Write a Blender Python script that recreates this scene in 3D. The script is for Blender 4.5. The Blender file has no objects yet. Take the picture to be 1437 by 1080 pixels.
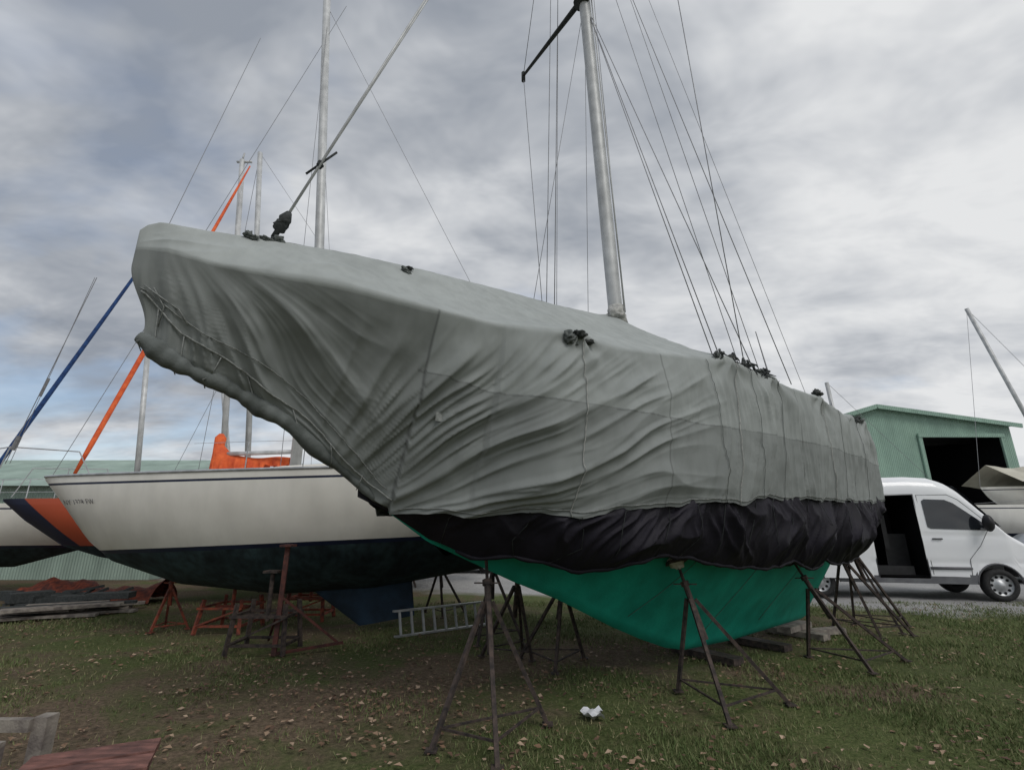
import bpy, numpy as np, math, random
from mathutils import Vector, Matrix, noise as mnoise
random.seed(7); rng=np.random.default_rng(7)
sc=bpy.context.scene
# ---------------------------------------------------------------- noise
_p=np.random.default_rng(3).permutation(256); _p=np.concatenate([_p,_p])
_g=np.array([(math.cos(t),math.sin(t)) for t in np.linspace(0,2*math.pi,16,endpoint=False)])
def perlin(x,y,seed=0):
    x=np.asarray(x,float)+seed*17.31; y=np.asarray(y,float)+seed*9.77
    xi=np.floor(x).astype(int); yi=np.floor(y).astype(int); xf=x-xi; yf=y-yi
    u=xf*xf*xf*(xf*(xf*6-15)+10); v=yf*yf*yf*(yf*(yf*6-15)+10)
    def gr(ix,iy,dx,dy):
        h=_p[(_p[ix&255]+iy)&255]&15; g=_g[h]; return g[...,0]*dx+g[...,1]*dy
    a=gr(xi,yi,xf,yf); b=gr(xi+1,yi,xf-1,yf); c=gr(xi,yi+1,xf,yf-1); d=gr(xi+1,yi+1,xf-1,yf-1)
    return ((a+(b-a)*u)+((c+(d-c)*u)-(a+(b-a)*u))*v)*1.5
def fold(x,y,seed=0,w=2.4,p=1.7):
    n=perlin(x,y,seed); return np.clip(1-np.abs(n)*w,0,1)**p
def sm(x,a,b):
    t=np.clip((np.asarray(x,float)-a)/(b-a),0,1); return t*t*(3-2*t)
# ---------------------------------------------------------------- materials
def mat(name,col,col2=None,rough=.7,metal=0,scale=6,bump=0,bscale=60,detail=4,spec=.4,mid=(.35,.65),coat=0):
    m=bpy.data.materials.new(name); m.use_nodes=True; nt=m.node_tree; b=nt.nodes['Principled BSDF']
    b.inputs['Roughness'].default_value=rough; b.inputs['Metallic'].default_value=metal
    b.inputs['Specular IOR Level'].default_value=spec; b.inputs['Coat Weight'].default_value=coat
    tc=nt.nodes.new('ShaderNodeTexCoord')
    if col2 is None: col2=tuple(c*.8 for c in col)
    n=nt.nodes.new('ShaderNodeTexNoise'); n.inputs['Scale'].default_value=scale; n.inputs['Detail'].default_value=detail
    nt.links.new(tc.outputs['Object'],n.inputs['Vector'])
    r=nt.nodes.new('ShaderNodeValToRGB'); r.color_ramp.elements[0].position=mid[0]; r.color_ramp.elements[1].position=mid[1]
    r.color_ramp.elements[0].color=(*col2,1); r.color_ramp.elements[1].color=(*col,1)
    nt.links.new(n.outputs['Fac'],r.inputs['Fac']); nt.links.new(r.outputs['Color'],b.inputs['Base Color'])
    if bump:
        n2=nt.nodes.new('ShaderNodeTexNoise'); n2.inputs['Scale'].default_value=bscale; n2.inputs['Detail'].default_value=3
        nt.links.new(tc.outputs['Object'],n2.inputs['Vector'])
        bp=nt.nodes.new('ShaderNodeBump'); bp.inputs['Strength'].default_value=bump; bp.inputs['Distance'].default_value=.01
        nt.links.new(n2.outputs['Fac'],bp.inputs['Height']); nt.links.new(bp.outputs['Normal'],b.inputs['Normal'])
    return m
def streaks(m,lo=.7,scale=(5,5,.5),sc_=2.0):
    nt=m.node_tree; b=nt.nodes['Principled BSDF']; src=b.inputs['Base Color'].links[0].from_socket
    tc=nt.nodes.new('ShaderNodeTexCoord'); mp=nt.nodes.new('ShaderNodeMapping'); mp.inputs['Scale'].default_value=scale; nt.links.new(tc.outputs['Object'],mp.inputs['Vector'])
    n=nt.nodes.new('ShaderNodeTexNoise'); n.inputs['Scale'].default_value=sc_; n.inputs['Detail'].default_value=5; nt.links.new(mp.outputs['Vector'],n.inputs['Vector'])
    r=nt.nodes.new('ShaderNodeMapRange'); r.inputs[1].default_value=.35; r.inputs[2].default_value=.6; r.inputs[3].default_value=lo; r.inputs[4].default_value=1.0; nt.links.new(n.outputs['Fac'],r.inputs[0])
    mx=nt.nodes.new('ShaderNodeMix'); mx.data_type='RGBA'; mx.blend_type='MULTIPLY'; mx.inputs[0].default_value=1
    nt.links.new(src,mx.inputs[6]); nt.links.new(r.outputs[0],mx.inputs[7]); nt.links.new(mx.outputs[2],b.inputs['Base Color']); return m
M={}
M['rust']=mat('rusty_steel',(.085,.062,.052),(.028,.024,.023),.8,.2,18,.4,80)
M['rustor']=mat('orange_rust_paint',(.32,.075,.038),(.10,.035,.028),.75,.1,12,.4,80)
M['alu']=mat('aluminium',(.55,.56,.57),(.38,.39,.40),.45,.6,8)
M['mast']=streaks(mat('mast_paint',(.60,.61,.61),(.46,.47,.47),.5,.2,5),.8)
M['wire']=mat('rigging_wire',(.27,.275,.285),(.19,.19,.20),.5,.4,20)
M['wirel']=mat('light_rope',(.50,.50,.47),(.30,.30,.29),.8,0,30)
M['cord']=mat('grey_cord',(.26,.27,.26),(.15,.16,.15),.85,0,40)
M['ropedk']=mat('dark_rope',(.05,.055,.055),(.025,.03,.03),.9,0,30)
M['black']=mat('black_tarp',(.015,.013,.021),(.007,.006,.010),.65,0,3,.3,30,spec=.25)
M['blk']=mat('black_plastic',(.02,.02,.022),(.012,.012,.013),.5,0,8)
M['rubber']=mat('tyre_rubber',(.03,.03,.03),(.018,.018,.018),.85,0,20,.2)
M['orange']=mat('orange_canvas',(.80,.15,.04),(.55,.08,.025),.8,0,7,.3,30)
M['bluec']=mat('blue_canvas',(.02,.07,.22),(.01,.035,.12),.8,0,9,.3,30)
M['white']=streaks(mat('white_gelcoat',(.80,.78,.72),(.71,.69,.63),.35,0,1.5,coat=.2),.93,(2,2,.5))
M['vwhite']=mat('van_paint',(.82,.83,.84),(.78,.79,.81),.3,0,1.2,coat=.5)
M['glass']=mat('dark_glass',(.018,.022,.026),(.012,.014,.018),.06,0,2,spec=.8)
M['navy']=mat('navy_paint',(.014,.022,.055),(.010,.014,.035),.4,0,2)
M['bott']=streaks(mat('old_bottom_paint',(.040,.075,.085),(.014,.026,.032),.75,0,2.5,.3,40),.5)
M['bluebott']=mat('blue_keel_paint',(.025,.055,.095),(.015,.028,.045),.8,0,3,.3,40)
M['wood']=mat('weathered_wood',(.30,.27,.23),(.13,.11,.10),.85,0,9,.5,60)
M['redwood']=streaks(mat('red_stained_wood',(.28,.13,.105),(.15,.075,.065),.8,0,9,.5,60),.5,(1.5,9,9))
M['paper']=mat('white_paper',(.75,.76,.78),(.6,.62,.65),.8,0,9)
M['greyp']=mat('grey_plastic',(.14,.145,.15),(.10,.10,.11),.6,0,4)
M['dark']=mat('dark_interior',(.012,.012,.014),(.006,.006,.007),.8)  # near-black colour that paints in the shade of interiors
M['beige']=mat('beige_canvas',(.52,.50,.42),(.38,.36,.30),.8,0,1.5,.2)
M['green']=streaks(mat('green_bottom_paint',(.014,.37,.27),(.010,.29,.21),.6,0,2.2,.25,25,spec=.3),.80,(2,2,1))
def corr(name,c1,c2,axis='X',per=3.3):
    m=mat(name,c1,c2,.6,.0,.6); nt=m.node_tree; b=nt.nodes['Principled BSDF']
    tc=nt.nodes.new('ShaderNodeTexCoord'); w=nt.nodes.new('ShaderNodeTexWave'); w.bands_direction=axis
    w.inputs['Scale'].default_value=per; nt.links.new(tc.outputs['Object'],w.inputs['Vector'])
    bp=nt.nodes.new('ShaderNodeBump'); bp.inputs['Strength'].default_value=.6; bp.inputs['Distance'].default_value=.04
    nt.links.new(w.outputs['Fac'],bp.inputs['Height']); nt.links.new(bp.outputs['Normal'],b.inputs['Normal']); return m
M['gwall']=streaks(corr('green_metal_wall',(.30,.45,.36),(.25,.38,.31)),.85,(1,1,.2))
M['groof']=corr('green_metal_roof',(.20,.38,.28),(.16,.31,.23))
M['pgwall']=streaks(corr('pale_green_wall',(.38,.49,.42),(.30,.40,.34)),.8,(1,1,.2))

# ---------------------------------------------------------------- mesh builder
class MB:
    def __init__(s): s.v=[]; s.f=[]; s.m=[]
    def add(s,vs,fs,mi=0):
        o=len(s.v); s.v+= [tuple(map(float,v)) for v in vs]
        s.f+=[tuple(i+o for i in f) for f in fs]
        s.m+= ([mi]*len(fs) if isinstance(mi,int) else list(mi))
    def tube(s,pts,r,seg=6,mi=0,cap=True):
        pts=[Vector(p) for p in pts]; n=len(pts)
        if not hasattr(r,'__len__'): r=[r]*n
        vs=[];up=None
        for i,p in enumerate(pts):
            t=(pts[min(i+1,n-1)]-pts[max(i-1,0)])
            if t.length<1e-9: t=Vector((0,0,1))
            t.normalize()
            if up is None:
                up=Vector((0,0,1)) if abs(t.z)<.9 else Vector((1,0,0))
            x=t.cross(up); 
            if x.length<1e-6: x=t.orthogonal()
            x.normalize(); y=x.cross(t).normalized(); up=y
            for k in range(seg):
                an=2*math.pi*k/seg+math.pi/seg; vs.append(p+x*math.cos(an)*r[i]+y*math.sin(an)*r[i])
        fs=[]
        for i in range(n-1):
            for k in range(seg):
                a=i*seg+k;b=i*seg+(k+1)%seg; fs.append((a,b,b+seg,a+seg))
        if cap: fs.append(tuple(range(seg))[::-1]); fs.append(tuple((n-1)*seg+k for k in range(seg)))
        s.add(vs,fs,mi)
    def box(s,c,size,rot=None,mi=0):
        hx,hy,hz=[q/2 for q in size]; R=rot if rot is not None else Matrix.Identity(3)
        vs=[Vector(c)+R@Vector((x*hx,y*hy,z*hz)) for x in(-1,1) for y in(-1,1) for z in(-1,1)]
        s.add(vs,[(0,1,3,2),(4,6,7,5),(0,4,5,1),(2,3,7,6),(0,2,6,4),(1,5,7,3)],mi)
    def beam(s,p,q,w,h=None,mi=0):
        p=Vector(p);q=Vector(q);d=q-p;L=d.length;z=d.normalized()
        x=z.cross(Vector((0,0,1))); x=x.normalized() if x.length>1e-4 else Vector((1,0,0)); y=z.cross(x)
        R=Matrix((x,y,z)).transposed(); s.box((p+q)/2,(w,h or w,L),R,mi)
    def grid(s,G,mi=0,wrap=False):
        G=np.asarray(G);n,k,_=G.shape; fs=[]; mm=[]
        for i in range(n-1):
            for j in range(k-1 if not wrap else k):
                j2=(j+1)%k
                fs.append((i*k+j,i*k+j2,(i+1)*k+j2,(i+1)*k+j))
                mm.append(mi if isinstance(mi,int) else mi(i,j))
        s.add(G.reshape(-1,3),fs,mm)
    def lump(s,c,r,seed=0,amp=.35,mi=0,n=16):
        G=[]
        for i in range(n+1):
            th=math.pi*i/n; row=[]
            for j in range(2*n):
                ph=math.pi*j/n; d=Vector((math.sin(th)*math.cos(ph),math.sin(th)*math.sin(ph),math.cos(th)))
                k=1+amp*mnoise.noise(d*1.6+Vector((seed*3.1,0,0)))+amp*.7*mnoise.noise(d*4+Vector((0,seed*2.3,0)))
                row.append(Vector(c)+Vector((d.x*r[0],d.y*r[1],d.z*r[2]))*k)
            G.append(row)
        s.grid([[tuple(p) for p in row] for row in G],mi,wrap=True)
    def obj(s,name,mats,parent=None,smooth=False):
        me=bpy.data.meshes.new(name); me.from_pydata(s.v,[],s.f)
        for m in mats: me.materials.append(M[m] if isinstance(m,str) else m)
        me.polygons.foreach_set('material_index',s.m)
        if smooth: me.polygons.foreach_set('use_smooth',[True]*len(s.f))
        me.update(); o=bpy.data.objects.new(name,me); sc.collection.objects.link(o)
        if parent: o.parent=parent
        return o
def empty(name):
    o=bpy.data.objects.new(name,None); sc.collection.objects.link(o); return o

# ================================================================ COVERED SAILBOAT
BO=np.array([-2.7,3.31]); D=np.array([.809,.588]); N=np.array([.588,-.809])
def BP(a,w,z): 
    p=BO+D*a+N*w; return (p[0],p[1],z)
Wa=[-.1,0,.5,1,2,3,4,5,6,7,8,9,10,10.9]; Ww=[.10,.14,.38,.6,.95,1.2,1.37,1.47,1.5,1.48,1.38,1.22,1.0,.8]
def We(a): return np.interp(a,Wa,Ww)
def Zr(a): return np.interp(a,[-.09,-.05,.02,.37,.9,1.5,2.26,3.15,4,4.75,5.0,5.6,6.6,7.75,9,10.9],[3.73,3.79,3.84,3.89,3.99,4.08,4.15,4.21,4.25,4.32,4.38,4.24,4.12,3.98,3.8,3.6])
def Ze(a): return np.interp(a,[-.1,.0,.44,.85,1.28,1.85,2.43,3.16,3.6,4.47,5.15,6,7.4,9,10.2,10.9],[3.58,3.57,3.46,3.42,3.39,3.31,3.25,3.26,3.22,3.29,3.33,3.28,3.27,3.2,3.36,3.3])
stem_a=[-.1,.0,.2,.8,1.14,1.57,1.83,2.39,3.34,3.9,4.73,5.19,5.6,5.96,7,9.0,9.12,9.5,10.2,10.9]
stem_z=[2.92,2.88,2.74,2.53,2.32,2.03,1.84,1.48,1.09,.89,.53,.355,.22,.15,.14,.22,.95,1.3,1.7,2.1]
def Zk(a): return np.interp(a,stem_a,stem_z)
def Zb(a): return np.where(a<1.95,np.maximum(Zk(a),1.70),np.interp(a,[1.95,3.3,4.7,6,9.2,10.9],[1.70,1.70,1.80,1.90,1.94,2.05]))
def Wb(a): return We(a)*np.interp(a,[-.1,1.8,2.3,3.0,3.8,10.9],[.0,.03,.38,.70,.92,.97])
def Wh(a): return max(.0,(float(We(a))*.93-.03)*float(np.interp(a,[0,1,2,3,4,5],[.03,.10,.28,.62,.92,1.0])))
boat=empty('covered_sailboat')
def hullf(t): return .055+.945*(1-(1-t)**2.1)**1.35
mb=MB(); st=np.concatenate([np.linspace(.25,9,130),np.linspace(9.02,10.75,30)])
rows=np.linspace(0,1,44)
for side in(1,-1):
    G=[]
    for a in st:
        zk=float(Zk(a)); zs=2.72; zs=max(zs,zk+.05)
        W=Wh(a); r=[]
        for t in rows:
            z=zs+(zk-zs)*t; tt=(z-zk)/(zs-zk); w=W*hullf(tt)
            if t==1: w=0
            if a>9: w*= min(1,tt*1.0+.02)
            r.append(BP(a,side*w,z))
        G.append(r)
    mb.grid(G)
mb.obj('hull',['green'],boat,True)
mb=MB(); mb.grid([[BP(a,s_*max(.01,Wh(a)-.01),2.70) for s_ in(-1,1)] for a in np.linspace(.3,10.7,30)]); mb.obj('deck',['white'],boat)
mb=MB(); mb.grid([[BP(9.03,s_*.04,z) for s_ in (-1,1)]+[BP(9.45-.25*t,s_*.012,z) for s_ in(1,-1)] for t,z in zip(np.linspace(0,1,6),np.linspace(1.2,.28,6))],wrap=True); mb.obj('rudder',['green'],boat)

def cover_surface(nA=760,nR=46,nS=160,side=1):
    a=np.concatenate([np.linspace(0,1,34,endpoint=False)**1.5*.4-.09, np.linspace(.31,10.9,nA-34)])
    q=np.concatenate([np.linspace(0,1,nR,endpoint=False),np.linspace(1,2,nS)])
    A,Q=np.meshgrid(a,q,indexing='ij')
    nose=np.sqrt(np.clip((A+.09)/.20,0,1))
    we=We(A)*nose; zr=Zr(A); ze=Ze(A); zb=Zb(A); wb=Wb(A)*nose
    wm=we*.42+wb*.58+.06*nose*sm(A,0,1.5)*sm(A,3.5,2.0)
    wm=np.where(A>2.5,np.maximum(wm,we*(.94+.06*sm(A,2.5,3.2))*sm(A,2.3,3.0)+wm*(1-sm(A,2.3,3.0))),wm)
    t=np.clip(Q,0,1); sag=-.10*np.sin(np.pi*t)*sm(A,.8,2)
    W=we*t; Z=zr+(ze-zr)*t**1.1+sag
    t2=np.clip(Q-1,0,1); 
    B0=(1-t2)**2;B1=2*t2*(1-t2);B2=t2**2
    ws=we*B0+ (2*wm-.5*we-.5*wb)*B1+wb*B2; zs=ze+(zb-ze)*t2
    msk=Q>1
    W=np.where(msk,ws,W); Z=np.where(msk,zs,Z)
    for _ in range(7):
        W[:,1:-1]=.5*W[:,1:-1]+.25*(W[:,2:]+W[:,:-2]); Z[:,1:-1]=.5*Z[:,1:-1]+.25*(Z[:,2:]+Z[:,:-2])
    d=np.clip(ze-Z,0,3); sd=0 if side>0 else 40
    wx=.14*perlin(A*.8,d*1.0,5+sd); wy=.12*perlin(A*.9,d*1.2,6+sd)
    a2=A+wx; d2=d+wy
    z1=sm(A,2.0,1.0); z3=sm(A,3.9,5.2); z2=np.clip(1-z1-z3,0,1)
    sl=sm(d,0,.35)
    m1=.25+.75*sm(perlin(A*.9+3,d*1.1,71+sd),-.3,.35)
    m2=.20+.80*sm(perlin(A*1.3+3,d*1.4,72+sd),-.25,.35)
    an=np.arctan2(d2+.25,a2-.05); rr=np.hypot(d2+.25,a2-.05)
    f1=.90*fold(an*3.4,rr*.35,1+sd,1.8,1.4)*(.4+.6*m1)+.44*fold(an*8.5,rr*.5,2+sd,2.4,1.8)*m2+.11*fold(an*20,rr*1.0,3+sd)*m1
    an=np.arctan2(1.95-d2,a2-1.1); rr=np.hypot(1.95-d2,a2-1.1)
    f2=.75*fold(an*4.6,rr*.28,11+sd,1.9,1.4)*(.4+.6*m1)+.52*fold(an*11+.3,rr*.4,12+sd,2.4,1.7)*m2+.17*fold(an*25,rr*.7,13+sd,2.6,2)*m1
    p=a2+.10*d2*np.sin(A*1.7); f3=.70*fold(p*1.8,d2*.26,21+sd,2.0,1.4)*(.4+.6*m1)+.46*fold(p*4.8,d2*.38,22+sd,2.4,1.7)*m2+.17*fold(p*12,d2*.6,23+sd,2.6,2)
    F=z1*f1*.080+z2*f2*.082+z3*f3*.070
    F=F*(.15+.85*sl)
    for sa in (3.16,5.15,6.0,7.4,8.8,10.1):
        rr=np.hypot(A-sa,d+.03); an=np.arctan2(A-sa,d+.03)
        F+= .024*np.exp(-rr/.45)*np.cos(an*7+sa*3)*sm(rr,.0,.14)
        F+= .045*np.exp(-((A-sa)/.11)**2-((ze-Z)/.10)**2)
    tR=np.clip(Q,0,1); roof=(Q<1)
    fr=.024*fold(a2*1.1+tR*1.2,tR*1.2+a2*.3,31+sd)+.018*fold(a2*3.2-tR*1.8,tR*.8,32+sd,2.4,2)*m1+.006*fold(a2*9+tR*2,tR*1.4,33+sd)
    F=np.where(roof,F*tR**3+fr*np.sin(np.pi*np.clip(tR,0,1))**.6,F)
    F+= .035*perlin(A*.7,d*.9+Q*.5,41+sd)*sm(Q,0,.6)
    F+= .005*perlin(A*6,d*6+Q,43+sd)
    F*=sm(A,-.09,.10)*.9+.1*sm(A,-.09,-.05)
    F*=np.where(A<2,1-sm(Q,1.85,2)*(1-sm(A,1.7,2)),1)
    scal=.03*np.abs(np.sin(A*3.6+perlin(A*.9,A*0,77)))
    Z=Z+ sm(Q,1.88,2)*sm(A,1.8,2.4)*(.035*perlin(A*2.2,A*0,51+sd)+.015*perlin(A*7,A*0,52+sd)+scal)
    dW=np.gradient(W,axis=1); dZ=np.gradient(Z,axis=1); L=np.hypot(dW,dZ)+1e-6
    nw=np.abs(dZ/L); nz=dW/L
    nz=np.where(roof,np.abs(nz),nz)
    W2=W+F*nw; Z2=Z+F*nz
    W2=np.where(Q<=0,0,W2); W2=np.maximum(W2,0)
    Ash=A+.15*sm(Q,1.2,1.9)*np.exp(-np.clip(A+.09,0,9)/.25)
    P=BO[None,None,:]+D*Ash[...,None]+N*(side*W2)[...,None]
    return A,Q,np.concatenate([P,Z2[...,None]],-1)
def fast_grid(name,G,material,parent,attr=None,flip=False):
    n,k,_=G.shape; me=bpy.data.meshes.new(name)
    idx=np.arange(n*k).reshape(n,k); f=np.stack([idx[:-1,:-1],idx[:-1,1:],idx[1:,1:],idx[1:,:-1]],-1).reshape(-1,4)
    if flip: f=f[:,::-1]
    me.vertices.add(n*k); me.vertices.foreach_set('co',G.reshape(-1).astype(np.float32))
    me.loops.add(f.size); me.loops.foreach_set('vertex_index',f.reshape(-1).astype(np.int32))
    me.polygons.add(len(f)); me.polygons.foreach_set('loop_start',np.arange(0,f.size,4,dtype=np.int32)); me.polygons.foreach_set('loop_total',np.full(len(f),4,np.int32))
    me.polygons.foreach_set('use_smooth',np.ones(len(f),bool)); me.update(calc_edges=True); me.validate()
    if attr is not None:
        at=me.attributes.new('panel','FLOAT','POINT'); at.data.foreach_set('value',attr.reshape(-1).astype(np.float32))
    me.materials.append(material); o=bpy.data.objects.new(name,me); sc.collection.objects.link(o); o.parent=parent; return o
cm=mat('grey_green_canvas',(.32,.342,.333),(.28,.30,.292),.78,0,1.3,.10,220,spec=.3)
nt=cm.node_tree; b=nt.nodes['Principled BSDF']; src=b.inputs['Base Color'].links[0].from_socket
at=nt.nodes.new('ShaderNodeAttribute'); at.attribute_name='panel'  # cloth panel tones plus painted roof light and bow shade
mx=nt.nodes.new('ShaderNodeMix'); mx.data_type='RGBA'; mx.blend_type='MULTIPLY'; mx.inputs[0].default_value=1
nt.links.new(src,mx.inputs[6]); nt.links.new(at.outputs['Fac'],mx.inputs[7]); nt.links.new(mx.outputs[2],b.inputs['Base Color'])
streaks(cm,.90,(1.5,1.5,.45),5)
M['canvas']=cm
M['canvasdk']=mat('dirty_canvas',(.16,.175,.17),(.085,.095,.09),.85,0,6,.3,60)  # darker tone of the cover cloth for hem, ties and bundles
M['canvasbk']=mat('shadowed_canvas_knots',(.07,.075,.072),(.035,.04,.038),.85,0,9,.3,60)  # darkest cloth tone, for the tied bundles
covers={}
for side in(1,-1):
    A,Q,G=cover_surface(side=side); covers[side]=(A,Q,G)
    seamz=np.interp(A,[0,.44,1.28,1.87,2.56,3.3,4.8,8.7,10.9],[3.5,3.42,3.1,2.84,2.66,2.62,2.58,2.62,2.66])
    pan_shading=np.where(G[...,2]>seamz,1.0,.78)
    pan_shading=np.where(Q<1.0,1.14,pan_shading)  # roof colour lifted to paint in the sky light it catches
    pan_shading=np.where((A<1.95)&(Q>1.03),.78,pan_shading)  # bow side below the edge darkened in the colour as shading
    for sa in (1.95,4.15,6.6,8.6): pan_shading=np.where((np.abs(A-sa)<.008)&(Q>1),pan_shading*.6,pan_shading)
    pan_shading=np.where((np.abs(G[...,2]-seamz)<.007)&(Q>1)&(A>1.9),pan_shading*.7,pan_shading)
    pan_shading=np.where((Q>1.975)&(A>1.9),pan_shading*.8,pan_shading)
    fast_grid('storage_cover' if side>0 else 'storage_cover_far_half',G,cm,boat,pan_shading,flip=(side<0))
def surf(a,q,side=1,off=.012):
    A,Q,G=covers[side]; i=int(np.argmin(np.abs(A[:,0]-a))); j=int(np.argmin(np.abs(Q[0]-q)))
    p=G[i,j].copy(); p[:2]+=N*side*off*(1 if q>1 else .3); p[2]+= off*(0 if q>1 else 1); return tuple(p)
mb=MB(); c0=covers[1][2][-1]; c1=covers[-1][2][-1]
mb.grid(np.stack([c0*(1-t)+c1*t+np.array([D[0],D[1],0])*.25*math.sin(math.pi*t) for t in np.linspace(0,1,12)],0)); mb.obj('cover_stern_panel',['canvas'],boat,True)
me=bpy.data.meshes['cover_stern_panel']; at_=me.attributes.new('panel','FLOAT','POINT'); at_.data.foreach_set('value',[.8]*len(me.vertices))

# black skirt
for side in(1,-1):
    a=np.linspace(1.72,10.75,620); q=np.linspace(0,1,70); A,Q=np.meshgrid(a,q,indexing='ij')
    zt=Zb(A)+.12; wt=np.maximum(Wb(A)-.04,.02)
    zbm=np.interp(A,[1.72,2.0,2.39,2.7,3.2,4.46,5.6,7.25,8.84,9.8,10.75],[1.80,1.68,1.45,1.34,1.29,1.31,1.24,1.15,1.24,1.45,1.9])
    sc_=np.abs(np.sin(A*2.0+1.5*perlin(A*.7,A*0,3)))
    deep=.5+.5*perlin(A*.55,A*0,9)
    zbm=zbm-(.05+.12*deep)*sc_*sm(A,2.4,3)+.05+.03*perlin(A*4,A*0,5)*sm(A,2.4,3)
    wbm=We(A)*np.interp(A,[1.72,2.4,3.0,4.0,10.75],[.0,.02,.40,.74,.80])
    W=wt+(wbm-wt)*Q; Z=zt+(zbm-zt)*Q
    W+= (.05+.13*deep*sc_)*np.sin(np.pi*np.clip(Q,0,1)**(1.5))*sm(A,2.0,3.2)
    sd=0 if side>0 else 30
    ww=.25*perlin(A*1.1,Q*1.5,60+sd)
    W+=(.09*fold((A+ww)*1.4,Q*.8,61+sd,1.9)+.055*fold((A+ww)*3.4+Q*1.2*np.sin(A*2),Q*.8,62+sd)+.018*fold((A+ww)*8+Q,Q*1.4,63+sd))*np.sin(np.pi*np.clip(Q*.85+.08,0,1))*sm(A,1.8,2.6)
    W=np.maximum(W,0.0)
    P=BO[None,None,:]+D*A[...,None]+N*(side*W)[...,None]; G=np.concatenate([P,Z[...,None]],-1)
    fast_grid('black_skirt' if side>0 else 'black_skirt_far_half',G,M['black'],boat,flip=(side<0))
    if side>0: skirtG=G
mb=MB(); sk=skirtG[60::4,-1]; mb.tube([tuple(p) for p in sk],[.014+.010*abs(math.sin(i*.9)) for i in range(len(sk))],7); mb.obj('skirt_hem',['black'],boat,True)
mb=MB()
for a in np.arange(2.5,10.4,.42):
    i=int((a-1.72)/(10.75-1.72)*619); q0=surf(a,2.0,1,.01); p=[Vector(q0)]
    for jj in (12,30,48,69):
        g_=skirtG[min(619,i+int(6*math.sin(a*5+jj)))][jj]; p.append(Vector((g_[0]+N[0]*.01,g_[1]+N[1]*.01,g_[2])))
    mb.tube(p,.0035,5)
mb.obj('skirt_lacing',['ropedk'],boat,True)

# gathered hem along the stem
mb=MB(); pts=[];rad=[]
for i,a in enumerate(np.linspace(.04,2.0,200)):
    pts.append(BP(a,.03+.02*math.sin(a*7),float(Zk(a))+.045+.012*math.sin(a*13))); rad.append((.068+.030*mnoise.noise(Vector((a*4,0,0)))+.020*mnoise.noise(Vector((a*14,3,0))))*(.45+.55*min(1,(2.05-a)/.8))*min(1,.35+a*4))
mb.tube(pts,rad,14); mb.obj('gathered_cover_hem',['canvasdk'],boat,True)
mb=MB()
QL=lambda a: np.interp(a,[-.05,.25,.9,1.95],[1.50,1.68,1.82,1.97])
mb.tube([surf(a,QL(a)+.012*math.sin(a*9),1,.014) for a in np.linspace(-.05,1.95,60)],.0075,5)
mb.tube([surf(a,np.interp(a,[-.05,.4,1.2,1.9],[1.46,1.60,1.74,1.93])+.01*math.sin(a*6),1,.012) for a in np.linspace(-.05,1.9,50)],.0045,5)
rr_=random.Random(4)
for i,a in enumerate((.08,.27,.55,.74,1.1,1.42,1.75)):
    s_=rr_.uniform(-.10,.14); p=surf(a,QL(a),1,.014); q=surf(max(0,a+s_*.6),1.93,1,.02)
    mb.tube([p,q,BP(a+s_,.09,float(Zk(a+s_))),BP(a+s_+.03,-.05,float(Zk(a+s_))-.03)],rr_.uniform(.004,.006),5)
mb.tube([surf(.05,1.40,1,.015),surf(.12,1.55,1,.02),surf(.06,1.78,1,.02)],.005,5)
mb.tube([surf(-.02,1.42,1,.015),surf(.10,1.47,1,.02),surf(.22,1.50,1,.02),surf(.3,1.60,1,.02)],.006,5)
mb.tube([surf(a,1.975,1,.008) for a in np.linspace(2.0,10.85,260)],.004,5)
mb.obj('cover_lashing',['cord'],boat,True)
mb=MB()
for a,a2_,q1 in ((3.18,3.24,2),(5.2,5.16,2),(7.4,7.5,2)):
    mb.tube([surf(a+(a2_-a)*t,1.0+t*(q1-1),1,.014) for t in np.linspace(.02,1,40)],.004,5)
mb.obj('side_ties',['wirel'],boat,True)
mb=MB()
for a,a2_ in ((4.75,4.95),(5.5,5.6),(6.1,6.1),(8.1,8.0),(9.2,9.3)):
    mb.tube([surf(a+(a2_-a)*t,1.0+t,1,.014) for t in np.linspace(.02,1,40)],.003,5)
for a in (5.3,6.6,7.9):
    pts=[]
    for t in np.linspace(0,1,8):
        aa=a-.5*t; z=1.28+(max(float(Zk(aa)),.15)-1.28)*t*.8
        zk2=float(Zk(aa)); tt=max(0,(z-zk2)/(2.72-zk2)); pts.append(BP(aa,Wh(aa)*hullf(tt)+.006,z))
    mb.tube(pts,.0028,5)
mb.obj('dark_ties',['canvasdk'],boat,True)
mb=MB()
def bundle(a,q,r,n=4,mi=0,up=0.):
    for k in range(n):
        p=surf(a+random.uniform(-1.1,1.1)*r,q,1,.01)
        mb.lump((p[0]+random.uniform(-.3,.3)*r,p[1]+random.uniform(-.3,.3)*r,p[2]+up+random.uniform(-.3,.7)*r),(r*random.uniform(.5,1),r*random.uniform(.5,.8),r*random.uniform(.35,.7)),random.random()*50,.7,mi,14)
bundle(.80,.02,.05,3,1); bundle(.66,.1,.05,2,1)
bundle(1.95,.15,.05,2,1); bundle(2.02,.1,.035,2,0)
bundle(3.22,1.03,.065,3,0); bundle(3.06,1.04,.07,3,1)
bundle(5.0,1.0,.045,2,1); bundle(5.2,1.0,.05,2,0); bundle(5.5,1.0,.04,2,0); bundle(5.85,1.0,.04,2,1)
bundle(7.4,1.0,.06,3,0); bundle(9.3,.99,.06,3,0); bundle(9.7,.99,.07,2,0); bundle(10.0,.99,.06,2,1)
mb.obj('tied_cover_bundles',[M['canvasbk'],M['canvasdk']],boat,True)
mb=MB()
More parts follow.
